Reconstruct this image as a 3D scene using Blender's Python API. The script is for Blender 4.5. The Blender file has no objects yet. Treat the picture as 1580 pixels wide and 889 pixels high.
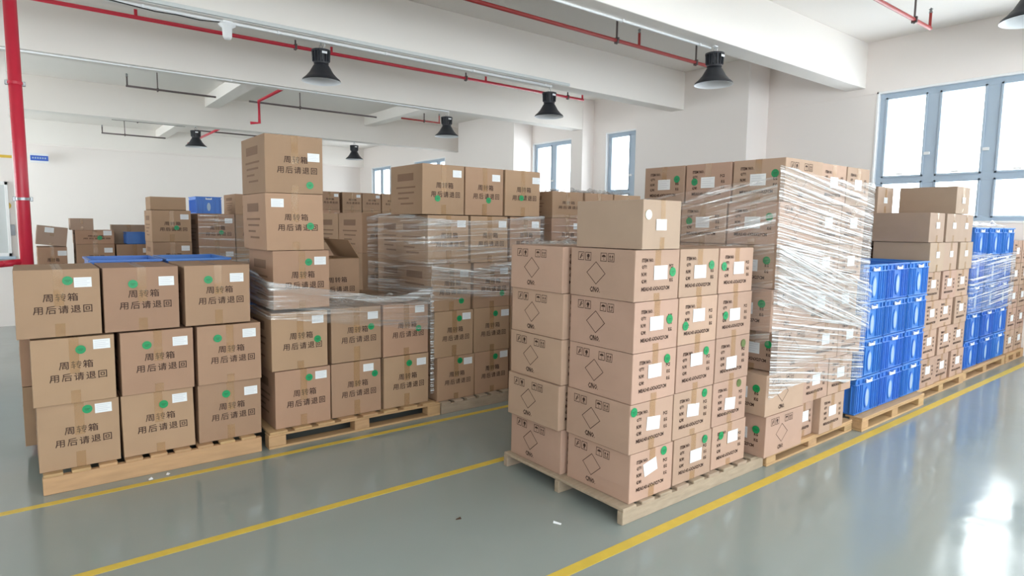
import bpy, math, random
from mathutils import Vector, Matrix
from mathutils import noise as mnoise

SC = bpy.context.scene
COL = SC.collection
PI = math.pi

# ------------------------------------------------------------ camera
IMW, IMH = 1580.0, 889.0
FPX = 955.3
yaw, pitch, roll = 0.9080841, -0.1012522, 0.0118137
fw = Vector((math.cos(pitch)*math.cos(yaw), math.cos(pitch)*math.sin(yaw), math.sin(pitch)))
rt0 = Vector((math.sin(yaw), -math.cos(yaw), 0)); up0 = rt0.cross(fw)
rt = math.cos(roll)*rt0 + math.sin(roll)*up0
up = -math.sin(roll)*rt0 + math.cos(roll)*up0
cam_d = bpy.data.cameras.new('camera'); cam = bpy.data.objects.new('camera', cam_d); COL.objects.link(cam)
M = Matrix((rt, up, -fw)).transposed().to_4x4(); M.translation = Vector((0, 0, 1.6)); cam.matrix_world = M
cam_d.sensor_fit = 'HORIZONTAL'; cam_d.sensor_width = 36; cam_d.lens = FPX/IMW*36
cam_d.clip_start = 0.02; cam_d.clip_end = 200
SC.camera = cam

# ------------------------------------------------------------ world, exposure, light
SC.view_settings.view_transform = 'Standard'; SC.view_settings.look = 'None'
SC.view_settings.gamma = 1.0; SC.view_settings.use_curve_mapping = False
SC.view_settings.exposure = 1.45
w = bpy.data.worlds.new('overcast_sky'); SC.world = w; w.use_nodes = True
bg = w.node_tree.nodes['Background']; bg.inputs[0].default_value = (0.93, 0.97, 1.0, 1); bg.inputs[1].default_value = 4.0
try:
    SC.cycles.max_bounces = 12; SC.cycles.diffuse_bounces = 8; SC.cycles.transparent_max_bounces = 24
    SC.cycles.sample_clamp_indirect = 8; SC.cycles.caustics_reflective = False; SC.cycles.caustics_refractive = False
except Exception: pass

ROOM_X0, ROOM_X1, ROOM_Y0, ROOM_Y1, ZC, ZB = -5.0, 10.04, -5.0, 22.3, 4.36, 3.70
WZ0, WZ1 = 1.70, 3.62
# window spans: on the right-hand (x = ROOM_X1) wall as (y low, y high); on the near wall as (x low, x high)
RIGHT_WINDOWS = [(-3.3, 4.12), (8.30, 9.60), (10.42, 12.08), (16.20, 18.10), (19.75, 21.28)]
UNSEEN_NEAR_WINDOWS = [(-4.6, -0.6), (0.2, 4.7), (5.3, 9.3)]  # out of view, sized to light the faces turned towards the camera
NZ0, NZ1 = 0.9, 3.6
ADDED_LEFT_WINDOWS = [(7.8, 11.0), (12.6, 16.6), (17.2, 21.6)]  # out of view, added to brighten the back wall, middle and ceiling
def portal(name, loc, rot, sx, sy):
    d = bpy.data.lights.new(name, 'AREA'); d.shape = 'RECTANGLE'; d.size = sx; d.size_y = sy
    o = bpy.data.objects.new(name, d); o.location = loc; o.rotation_euler = rot; COL.objects.link(o)
    d.cycles.is_portal = True
for a, b in RIGHT_WINDOWS:
    portal('window_portal', (ROOM_X1+0.02, (a+b)/2, (WZ0+WZ1)/2), (0, PI/2, 0), WZ1-WZ0, b-a)
for a, b in UNSEEN_NEAR_WINDOWS:
    portal('window_portal', ((a+b)/2, ROOM_Y0-0.02, (NZ0+NZ1)/2), (PI/2, 0, 0), b-a, NZ1-NZ0)
for a, b in ADDED_LEFT_WINDOWS:
    portal('window_portal', (ROOM_X0-0.02, (a+b)/2, 2.15), (0, -PI/2, 0), 3.3-1.0, b-a)

# ------------------------------------------------------------ materials
def lin(c):
    return tuple(((v/255.0)/12.92 if v/255.0 <= 0.04045 else ((v/255.0+0.055)/1.055)**2.4) for v in c)
MATS = {}
def mat(name, rgb, rough=0.6, metal=0.0, noise=0.0, scale=8.0, spec=0.5, bump=0.0, vary=0.0, coat=0.0, stretch=(1,1,1), trans=0.0):
    m = bpy.data.materials.new(name); m.use_nodes = True; MATS[name] = m
    nt = m.node_tree; N = nt.nodes; Lk = nt.links; b = N['Principled BSDF']
    c = lin(rgb)
    b.inputs['Roughness'].default_value = rough; b.inputs['Metallic'].default_value = metal
    b.inputs['Specular IOR Level'].default_value = spec; b.inputs['Coat Weight'].default_value = coat
    b.inputs['Base Color'].default_value = (*c, 1)
    if noise or bump or vary:
        tc = N.new('ShaderNodeTexCoord'); mp = N.new('ShaderNodeMapping'); mp.inputs['Scale'].default_value = stretch
        Lk.new(tc.outputs['Object'], mp.inputs[0])
        nz = N.new('ShaderNodeTexNoise'); nz.inputs['Scale'].default_value = scale; nz.inputs['Detail'].default_value = 5
        Lk.new(mp.outputs[0], nz.inputs['Vector'])
        mx = N.new('ShaderNodeMix'); mx.data_type = 'RGBA'
        mx.inputs[6].default_value = (*[v*(1-noise) for v in c], 1); mx.inputs[7].default_value = (*[min(1, v*(1+noise)) for v in c], 1)
        Lk.new(nz.outputs['Fac'], mx.inputs[0]); out = mx.outputs[2]
        if vary:
            oi = N.new('ShaderNodeObjectInfo'); hs = N.new('ShaderNodeHueSaturation'); mr = N.new('ShaderNodeMapRange')
            mr.inputs[3].default_value = 1-vary; mr.inputs[4].default_value = 1+vary
            Lk.new(oi.outputs['Random'], mr.inputs[0]); Lk.new(mr.outputs[0], hs.inputs['Value']); Lk.new(out, hs.inputs['Color'])
            mr2 = N.new('ShaderNodeMapRange'); mr2.inputs[3].default_value = 0.492; mr2.inputs[4].default_value = 0.506
            wn = N.new('ShaderNodeTexWhiteNoise'); wn.noise_dimensions = '1D'; Lk.new(oi.outputs['Random'], wn.inputs['W'])
            Lk.new(wn.outputs['Value'], mr2.inputs[0]); Lk.new(mr2.outputs[0], hs.inputs['Hue'])
            out = hs.outputs[0]
        Lk.new(out, b.inputs['Base Color'])
        if bump:
            bp = N.new('ShaderNodeBump'); bp.inputs['Strength'].default_value = bump; bp.inputs['Distance'].default_value = 0.01
            Lk.new(nz.outputs['Fac'], bp.inputs['Height']); Lk.new(bp.outputs[0], b.inputs['Normal'])
    return m
mat('cardboard', (166, 135, 110), 0.75, noise=0.07, scale=5, vary=0.11, spec=0.3, bump=0.08)
mat('cardboard_pink', (178, 149, 130), 0.75, noise=0.06, scale=5, vary=0.10, spec=0.3, bump=0.08)
mat('cardboard_glare', (168, 145, 127), 0.75, noise=0.06, scale=5, vary=0.06, spec=0.3, bump=0.08)  # greyer copy of the pink board, window glare put into its colour
mat('cardboard_inner', (150, 118, 88), 0.85, noise=0.08, scale=6)
mat('ink', (64, 42, 32), 0.8)
mat('ink_faint', (128, 98, 76), 0.8)
mat('seam', (70, 48, 34), 0.9)
mat('tape', (196, 160, 120), 0.16, noise=0.05, scale=14, bump=0.5, spec=0.5, coat=0.3)
mat('label_white', (226, 228, 230), 0.5)
mat('label_print', (206, 208, 214), 0.7)
mat('sticker_green', (10, 140, 82), 0.45, vary=0.05)
mat('sticker_mark', (10, 84, 52), 0.5)
mat('sticker_pale', (214, 222, 208), 0.4)
mat('sticker_olive', (96, 110, 62), 0.5)
mat('pallet_wood', (182, 148, 108), 0.8, noise=0.22, scale=6, stretch=(1, 6, 6), vary=0.08, bump=0.2)
mat('pallet_wood_grey', (166, 148, 128), 0.85, noise=0.25, scale=9, stretch=(1, 5, 5), vary=0.05, bump=0.3)
mat('wall_paint', (241, 234, 230), 0.7, noise=0.012, scale=1.5)
mat('ceiling_paint', (238, 233, 228), 0.75, noise=0.012, scale=1.2)
mat('alu_frame', (176, 192, 208), 0.4, spec=0.5)
mat('white_trim', (240, 240, 240), 0.45)
mat('line_yellow', (214, 184, 74), 0.45, noise=0.12, scale=14)
mat('pipe_red', (200, 42, 64), 0.35, noise=0.04, scale=4)
mat('pipe_red_dull', (158, 52, 50), 0.45)
mat('pipe_dark', (96, 84, 84), 0.5)
mat('steel', (150, 152, 154), 0.35, metal=0.7)
mat('lamp_black', (44, 46, 52), 0.4, spec=0.5)
mat('lamp_white', (232, 234, 238), 0.35)
mat('plastic_blue', (60, 118, 198), 0.38, noise=0.05, scale=4, vary=0.05, spec=0.5)
mat('plastic_pale', (158, 180, 204), 0.35)
mat('plastic_white', (232, 234, 236), 0.4)
mat('panel_grey', (206, 210, 210), 0.45)
mat('cable_black', (40, 38, 38), 0.5)
mat('yellow_paint', (222, 184, 60), 0.5)
mat('switch_grey', (150, 154, 162), 0.5)
mat('sign_blue', (50, 92, 190), 0.4)
# floor: glossy epoxy
def tape_mat():
    m = MATS['tape']; nt = m.node_tree; N = nt.nodes; Lk = nt.links; b = N['Principled BSDF']
    t = N.new('ShaderNodeBsdfTransparent'); t.inputs[0].default_value = (0.95, 0.90, 0.82, 1)
    mx = N.new('ShaderNodeMixShader'); mx.inputs[0].default_value = 0.32
    Lk.new(t.outputs[0], mx.inputs[1]); Lk.new(b.outputs[0], mx.inputs[2]); Lk.new(mx.outputs[0], N['Material Output'].inputs[0])
tape_mat()
def floor_mat():
    m = mat('floor_epoxy', (146, 154, 151), 0.2, noise=0.08, scale=0.55)
    nt = m.node_tree; N = nt.nodes; Lk = nt.links; b = N['Principled BSDF']
    tc = N.new('ShaderNodeTexCoord'); nz = N.new('ShaderNodeTexNoise'); nz.inputs['Scale'].default_value = 1.7; nz.inputs['Detail'].default_value = 6
    Lk.new(tc.outputs['Object'], nz.inputs['Vector'])
    mr = N.new('ShaderNodeMapRange'); mr.inputs[1].default_value = 0.3; mr.inputs[2].default_value = 0.7
    mr.inputs[3].default_value = 0.07; mr.inputs[4].default_value = 0.20
    Lk.new(nz.outputs['Fac'], mr.inputs[0]); Lk.new(mr.outputs[0], b.inputs['Roughness'])
    n2 = N.new('ShaderNodeTexNoise'); n2.inputs['Scale'].default_value = 3.0; n2.inputs['Detail'].default_value = 2
    Lk.new(tc.outputs['Object'], n2.inputs['Vector'])
    bp = N.new('ShaderNodeBump'); bp.inputs['Strength'].default_value = 0.12; bp.inputs['Distance'].default_value = 0.02
    Lk.new(n2.outputs['Fac'], bp.inputs['Height']); Lk.new(bp.outputs[0], b.inputs['Normal'])
floor_mat()
def glass_mat():
    m = bpy.data.materials.new('window_glass'); m.use_nodes = True; MATS['window_glass'] = m
    nt = m.node_tree; N = nt.nodes; Lk = nt.links; N.remove(N['Principled BSDF'])
    t = N.new('ShaderNodeBsdfTransparent'); t.inputs[0].default_value = (0.96, 0.98, 0.98, 1)
    g = N.new('ShaderNodeBsdfGlossy'); g.inputs['Roughness'].default_value = 0.02
    lw = N.new('ShaderNodeLayerWeight'); pw = N.new('ShaderNodeMath'); pw.operation = 'POWER'; pw.inputs[1].default_value = 4.0; Lk.new(lw.outputs['Facing'], pw.inputs[0])
    fr = N.new('ShaderNodeMapRange'); fr.inputs[3].default_value = 0.03; fr.inputs[4].default_value = 0.6; Lk.new(pw.outputs[0], fr.inputs[0])
    mx = N.new('ShaderNodeMixShader'); Lk.new(fr.outputs[0], mx.inputs[0]); Lk.new(t.outputs[0], mx.inputs[1]); Lk.new(g.outputs[0], mx.inputs[2])
    Lk.new(mx.outputs[0], N['Material Output'].inputs[0])
glass_mat()
def film_mat(name, base, gain, sx, sy, lo, hi, white=0.35, dist=0.3, det=4):
    """clear stretch film: transparent with glossy pleats; uv.x runs along the wrap, uv.y up"""
    m = bpy.data.materials.new(name); m.use_nodes = True; MATS[name] = m
    nt = m.node_tree; N = nt.nodes; Lk = nt.links; N.remove(N['Principled BSDF'])
    uv = N.new('ShaderNodeUVMap'); uv.uv_map = 'UVMap'
    mp = N.new('ShaderNodeMapping'); mp.inputs['Scale'].default_value = (sx, sy, 1)
    Lk.new(uv.outputs[0], mp.inputs[0])
    n1 = N.new('ShaderNodeTexNoise'); n1.inputs['Scale'].default_value = 1.0; n1.inputs['Detail'].default_value = det; n1.inputs['Roughness'].default_value = 0.55
    n1.inputs['Distortion'].default_value = dist
    Lk.new(mp.outputs[0], n1.inputs['Vector'])
    mr = N.new('ShaderNodeMapRange'); mr.inputs[1].default_value = lo; mr.inputs[2].default_value = hi
    mr.inputs[3].default_value = base; mr.inputs[4].default_value = base+gain
    Lk.new(n1.outputs['Fac'], mr.inputs[0])
    bp = N.new('ShaderNodeBump'); bp.inputs['Strength'].default_value = 0.9; bp.inputs['Distance'].default_value = 0.02
    Lk.new(n1.outputs['Fac'], bp.inputs['Height'])
    g = N.new('ShaderNodeBsdfGlossy'); g.inputs['Roughness'].default_value = 0.16; Lk.new(bp.outputs[0], g.inputs['Normal'])
    d = N.new('ShaderNodeBsdfDiffuse'); d.inputs[0].default_value = (0.85, 0.86, 0.87, 1)  # white diffuse share paints the pleats' glints into the film colour
    m2 = N.new('ShaderNodeMixShader'); m2.inputs[0].default_value = white; Lk.new(g.outputs[0], m2.inputs[1]); Lk.new(d.outputs[0], m2.inputs[2])
    t = N.new('ShaderNodeBsdfTransparent')
    mx = N.new('ShaderNodeMixShader'); Lk.new(mr.outputs[0], mx.inputs[0]); Lk.new(t.outputs[0], mx.inputs[1]); Lk.new(m2.outputs[0], mx.inputs[2])
    Lk.new(mx.outputs[0], N['Material Output'].inputs[0])
film_mat('film_light', 0.05, 0.70, 1.2, 38, 0.52, 0.70, 0.45)
film_mat('film_mid', 0.10, 0.60, 1.3, 40, 0.49, 0.68, 0.42, 0.7)
film_mat('film_heavy', 0.12, 0.80, 0.8, 78, 0.485, 0.62, 0.45, 0.5)
film_mat('film_crumple', 0.10, 0.65, 14, 16, 0.46, 0.70, 0.45, 0.8)

# ------------------------------------------------------------ mesh helpers
class MB:
    def __init__(s): s.v = []; s.f = []; s.m = []; s.names = []
    def mi(s, name):
        if name not in s.names: s.names.append(name)
        return s.names.index(name)
    def face(s, pts, m):
        b = len(s.v); s.v += [tuple(p) for p in pts]; s.f.append(tuple(range(b, b+len(pts)))); s.m.append(s.mi(m))
    def mesh_(s, vs, fs, m):
        b = len(s.v); s.v += [tuple(p) for p in vs]
        k = s.mi(m)
        for f in fs: s.f.append(tuple(b+i for i in f)); s.m.append(k)
    def box(s, x0, x1, y0, y1, z0, z1, m, ch=0.0):
        if ch <= 0:
            vs = [(x0,y0,z0),(x1,y0,z0),(x1,y1,z0),(x0,y1,z0),(x0,y0,z1),(x1,y0,z1),(x1,y1,z1),(x0,y1,z1)]
            s.mesh_(vs, [(0,3,2,1),(4,5,6,7),(0,1,5,4),(1,2,6,5),(2,3,7,6),(3,0,4,7)], m); return
        c = min(ch, (x1-x0)/3, (y1-y0)/3, (z1-z0)/3)
        rings = []
        for z, i in ((z0, c), (z0+c, 0), (z1-c, 0), (z1, c)):
            a0, a1, b0, b1 = x0+i, x1-i, y0+i, y1-i
            rings.append([(a0+c,b0,z),(a1-c,b0,z),(a1,b0+c,z),(a1,b1-c,z),(a1-c,b1,z),(a0+c,b1,z),(a0,b1-c,z),(a0,b0+c,z)])
        vs = [p for r in rings for p in r]; fs = [tuple(reversed(range(8))), tuple(range(24, 32))]
        for k in range(3):
            for j in range(8): fs.append((k*8+j, k*8+(j+1) % 8, (k+1)*8+(j+1) % 8, (k+1)*8+j))
        s.mesh_(vs, fs, m)
    def lathe(s, prof, m, n=24, c=(0, 0, 0), cap=True):
        vs = []; fs = []
        for r, z in prof:
            for k in range(n): a = 2*PI*k/n; vs.append((c[0]+r*math.cos(a), c[1]+r*math.sin(a), c[2]+z))
        for i in range(len(prof)-1):
            for k in range(n): fs.append((i*n+k, i*n+(k+1) % n, (i+1)*n+(k+1) % n, (i+1)*n+k))
        if cap:
            fs.append(tuple(reversed(range(n)))); fs.append(tuple(range((len(prof)-1)*n, len(prof)*n)))
        s.mesh_(vs, fs, m)
    def tube(s, pts, r, m, n=10, closed=False):
        P = [Vector(p) for p in pts]; rings = []
        for i, p in enumerate(P):
            a = P[i-1] if (i > 0 or closed) else p; b = P[(i+1) % len(P)] if (i < len(P)-1 or closed) else p
            t = (b-a).normalized(); u = t.cross(Vector((0, 0, 1)))
            if u.length < 0.1: u = t.cross(Vector((1, 0, 0)))
            u.normalize(); v = u.cross(t)
            rings.append([p+(u*math.cos(2*PI*k/n)+v*math.sin(2*PI*k/n))*r for k in range(n)])
        vs = [q for R in rings for q in R]; fs = []
        L = len(P)
        for i in range(L if closed else L-1):
            j = (i+1) % L
            for k in range(n): fs.append((i*n+k, i*n+(k+1) % n, j*n+(k+1) % n, j*n+k))
        if not closed: fs.append(tuple(reversed(range(n)))); fs.append(tuple((L-1)*n+k for k in range(n)))
        s.mesh_(vs, fs, m)
    def mesh(s, name, smooth=False):
        me = bpy.data.meshes.new(name); me.from_pydata(s.v, [], s.f)
        for nm in s.names: me.materials.append(MATS[nm])
        me.polygons.foreach_set('material_index', s.m)
        if smooth: me.polygons.foreach_set('use_smooth', [True]*len(s.f))
        me.update(); return me
    def build(s, name, parent=None, smooth=False, loc=(0, 0, 0)):
        return link(name, s.mesh(name, smooth), parent, loc)
def link(name, me, parent=None, loc=(0, 0, 0), rot=None):
    o = bpy.data.objects.new(name, me); COL.objects.link(o); o.location = loc
    if rot: o.rotation_euler = rot
    if parent: o.parent = parent
    return o
def thing(name, label, cat, loc=(0, 0, 0), rz=0, group=None, tilt=None):
    o = bpy.data.objects.new(name, None); COL.objects.link(o); o.empty_display_size = 0.1
    o.location = loc; o.rotation_euler = (tilt[0], tilt[1], rz) if tilt else (0, 0, rz)
    o['label'] = label; o['category'] = cat
    if group: o['group'] = group
    return o
def tag(o, label, cat, group=None):
    o['label'] = label; o['category'] = cat
    if group: o['group'] = group
    return o
def struct(o): o['kind'] = 'structure'; return o

# ------------------------------------------------------------ the room
mb = MB(); mb.box(ROOM_X0-0.3, ROOM_X1+0.3, ROOM_Y0-0.3, ROOM_Y1+0.3, -0.2, 0, 'floor_epoxy'); struct(mb.build('floor'))
mb = MB(); mb.box(ROOM_X0-0.3, ROOM_X1+0.3, ROOM_Y0-0.3, ROOM_Y1+0.3, ZC, ZC+0.2, 'ceiling_paint'); struct(mb.build('ceiling'))
T = 0.24
def wall_with_windows(name, spans, lo, hi, fn, WZ0=WZ0, WZ1=WZ1):
    mb = MB()
    def q(a, b, z0, z1):
        if b-a > 1e-4: fn(mb, a, b, z0, z1)
    c = lo
    for a, b in sorted(spans):
        q(c, a, 0, ZC); q(a, b, 0, WZ0); q(a, b, WZ1, ZC); c = b
    q(c, hi, 0, ZC)
    return struct(mb.build(name))
wall_with_windows('wall_right', RIGHT_WINDOWS, ROOM_Y0, ROOM_Y1, lambda mb, a, b, z0, z1: mb.box(ROOM_X1, ROOM_X1+T, a, b, z0, z1, 'wall_paint'))
wall_with_windows('wall_near', UNSEEN_NEAR_WINDOWS, ROOM_X0, ROOM_X1, lambda mb, a, b, z0, z1: mb.box(a, b, ROOM_Y0-T, ROOM_Y0, z0, z1, 'wall_paint'), NZ0, NZ1)
mb = MB(); mb.box(ROOM_X0, ROOM_X1, ROOM_Y1, ROOM_Y1+T, 0, ZC, 'wall_paint'); struct(mb.build('wall_back'))
wall_with_windows('wall_left', ADDED_LEFT_WINDOWS, ROOM_Y0, ROOM_Y1, lambda mb, a, b, z0, z1: mb.box(ROOM_X0-T, ROOM_X0, a, b, z0, z1, 'wall_paint'), 1.0, 3.3)
mb = MB(); mb.box(-3.4, -0.13, 11.9, 12.1, 0, ZC, 'wall_paint'); struct(mb.build('wall_office'))

# piers (shafts) and pilasters that stand out from the window wall
n_trim = [0]
def trim(build_mb, smooth=False):
    n_trim[0] += 1; return struct(build_mb.build('trim_%d' % n_trim[0], smooth=smooth))
for a in ((9.43, 5.84, 8.23), (9.46, 12.12, 14.6), (9.69, 9.97, 10.33)):
    mb = MB(); mb.box(a[0], ROOM_X1, a[1], a[2], 0, ZC, 'wall_paint', 0.006); trim(mb)
# beams: long ones along x, shallower ones along y
for y0, y1 in ((1.35, 1.63), (4.29, 4.57), (7.12, 7.40), (9.98, 10.28), (15.30, 15.60), (21.95, 22.3)):
    mb = MB(); mb.box(ROOM_X0, ROOM_X1, y0, y1, ZB, ZC, 'ceiling_paint', 0.005); trim(mb)
for x0 in (3.24, 7.02):
    for y0, y1 in ((10.28, 15.30), (15.60, 21.95)):
        mb = MB(); mb.box(x0, x0+0.27, y0, y1, 4.12, ZC, 'ceiling_paint', 0.005); trim(mb)
# floor lines
for yc, wd in ((1.985, 0.062), (3.275, 0.055), (4.245, 0.052)):
    mb = MB(); mb.box(-4, ROOM_X1, yc-wd/2, yc+wd/2, 0.0, 0.0012, 'line_yellow'); trim(mb)
# small ledge above the pier beside the big window (plaster line)
mb = MB(); mb.box(ROOM_X1-0.012, ROOM_X1, 4.16, 5.84, 3.60, 3.62, 'wall_paint'); trim(mb)
mb = MB(); mb.box(-0.13, ROOM_X1, ROOM_Y1-0.36, ROOM_Y1-0.34, 3.66, 3.70, 'wall_paint'); trim(mb)

# windows
def window(idx, a, b, axis, first=None, sash=0.485, mull=0.205):
    """a..b span; axis 'y' on the right wall, 'x' on the near wall"""
    root = bpy.data.objects.new('window_%d' % idx, None); COL.objects.link(root); struct(root)
    if axis == 'y': root.location = (ROOM_X1, a, WZ0)
    else: root.location = (a, ROOM_Y0, WZ0)
    def B(mb, u0, u1, d0, d1, z0, z1, m, ch=0.004):
        if axis == 'y': mb.box(d0, d1, u0, u1, z0-WZ0, z1-WZ0, m, ch)
        else: mb.box(u0, u1, -d1, -d0, z0-WZ0, z1-WZ0, m, ch)
    L = b-a
    # plaster reveal / outer white trim
    mb = MB(); e = 0.03
    B(mb, 0, L, -0.012, 0.10, WZ1-e, WZ1, 'white_trim'); B(mb, 0, L, -0.012, 0.10, WZ0, WZ0+e, 'white_trim')
    B(mb, 0, e, -0.012, 0.10, WZ0, WZ1, 'white_trim'); B(mb, L-e, L, -0.012, 0.10, WZ0, WZ1, 'white_trim'); mb.build('window_trim', root)
    # sash positions counted from the far (high) end
    mb = MB(); gb = MB(); hb = MB()
    u = L-0.14; prev = L-e; rows = ((1.80, 2.27), (2.39, 3.50))
    for za, zb in ((WZ0+e, rows[0][0]), (rows[0][1], rows[1][0]), (rows[1][1], WZ1-e)): B(mb, e, L-e, 0.06, 0.14, za, zb, 'alu_frame')
    while prev > 0.2:
        s1 = u; s0 = max(u-sash, e+0.02)
        for z0, z1 in rows: B(mb, s1, prev, 0.062, 0.138, z0-0.004, z1+0.004, 'alu_frame', 0)
        for (z0, z1) in rows:
            # sash lip
            B(mb, s0-0.03, s0, 0.045, 0.06, z0-0.03, z1+0.03, 'alu_frame'); B(mb, s1, s1+0.03, 0.045, 0.06, z0-0.03, z1+0.03, 'alu_frame')
            B(mb, s0-0.03, s1+0.03, 0.045, 0.06, z1, z1+0.03, 'alu_frame'); B(mb, s0-0.03, s1+0.03, 0.045, 0.06, z0-0.03, z0, 'alu_frame')
            B(gb, s0-0.005, s1+0.005, 0.095, 0.101, z0-0.005, z1+0.005, 'window_glass', 0)
        # stay bar and handle
        B(hb, (s0+s1)/2-0.02, (s0+s1)/2+0.07, 0.02, 0.045, 2.395, 2.42, 'white_trim', 0.003)
        B(hb, s0-0.10, s0-0.03, 0.03, 0.06, 2.66, 2.70, 'white_trim', 0.003)
        prev = s0; u = s0-mull
        if u < 0.25: break
    for z0, z1 in rows: B(mb, e, prev, 0.062, 0.138, z0-0.004, z1+0.004, 'alu_frame', 0)
    mb.build('window_frame', root); gb.build('window_pane', root); hb.build('window_handle', root)
k = 1
for a, b in RIGHT_WINDOWS: window(k, a, b, 'y'); k += 1
def unseen_window(idx, a, b, axis, z0, z1):  # unseen windows on the near and left walls, there for their daylight
    root = bpy.data.objects.new('window_%d' % idx, None); COL.objects.link(root); struct(root)
    root.location = (a, ROOM_Y0, z0) if axis == 'x' else (ROOM_X0, a, z0)
    L = b-a; H = z1-z0
    def B(mb, u0, u1, v0, v1, m, d0=-0.14, d1=-0.06):
        if axis == 'x': mb.box(u0, u1, d0, d1, v0, v1, m)
        else: mb.box(d0, d1, u0, u1, v0, v1, m)
    mb = MB(); B(mb, 0, L, 0, 0.05, 'alu_frame'); B(mb, 0, L, H-0.05, H, 'alu_frame'); B(mb, 0, 0.05, 0.05, H-0.05, 'alu_frame'); B(mb, L-0.05, L, 0.05, H-0.05, 'alu_frame')
    n = max(1, int(L/0.9))
    for i in range(1, n): B(mb, L*i/n-0.03, L*i/n+0.03, 0.05, H-0.05, 'alu_frame')
    mb.build('window_frame', root)
    gb = MB(); B(gb, 0.05, L-0.05, 0.05, H-0.05, 'window_glass', -0.103, -0.097); gb.build('window_pane', root)
for a, b in UNSEEN_NEAR_WINDOWS: unseen_window(k, a, b, 'x', NZ0, NZ1); k += 1
for a, b in ADDED_LEFT_WINDOWS: unseen_window(k, a, b, 'y', 1.0, 3.3); k += 1

# ------------------------------------------------------------ lettering
DG = None
def text_mesh(body, w, h=None, size=1.0, bold=0.0, spacing=1.0):
    """triangles of a text laid in 2-D, scaled to width w (and height h), centred on 0,0"""
    cu = bpy.data.curves.new('txt', 'FONT'); cu.body = body; cu.size = size; cu.resolution_u = 1; cu.fill_mode = 'FRONT'; cu.offset = bold; cu.space_character = spacing
    ob = bpy.data.objects.new('txt', cu); COL.objects.link(ob); bpy.context.view_layer.update()
    dg = bpy.context.evaluated_depsgraph_get(); me = bpy.data.meshes.new_from_object(ob.evaluated_get(dg))
    vs = [(v.co.x, v.co.y) for v in me.vertices]; fs = [tuple(p.vertices) for p in me.polygons]
    bpy.data.objects.remove(ob); bpy.data.meshes.remove(me); bpy.data.curves.remove(cu)
    if not vs: return [], []
    x0 = min(v[0] for v in vs); x1 = max(v[0] for v in vs); y0 = min(v[1] for v in vs); y1 = max(v[1] for v in vs)
    sx = w/(x1-x0); sy = sx if h is None else h/(y1-y0)
    return [((x-(x0+x1)/2)*sx, (y-(y0+y1)/2)*sy) for x, y in vs], fs
TXT_A = text_mesh('周转箱', 0.165, 0.046, bold=0.0, spacing=1.15)
TXT_B = text_mesh('用后请退回', 0.280, 0.046, bold=0.0, spacing=1.25)
TXT_C = [(text_mesh('ITEM NO.', 0.095, 0.020, bold=0.02), 'l', 0.20),
         (text_mesh('QTY:', 0.042, 0.020, bold=0.02), 'l', 0.33), (text_mesh('PCS', 0.034, 0.020, bold=0.02), 'r', 0.33),
         (text_mesh('N.W:', 0.042, 0.020, bold=0.02), 'l', 0.47), (text_mesh('KG', 0.026, 0.020, bold=0.02), 'r', 0.47),
         (text_mesh('G.W:', 0.042, 0.020, bold=0.02), 'l', 0.61), (text_mesh('KG', 0.026, 0.020, bold=0.02), 'r', 0.61),
         (text_mesh('MEAS:43.6X36X27CM', 0.235, 0.021, bold=0.02), 'l', 0.76)]
TXT_CNO = text_mesh('C/NO.', 0.078, 0.030, bold=0.02)

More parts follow.
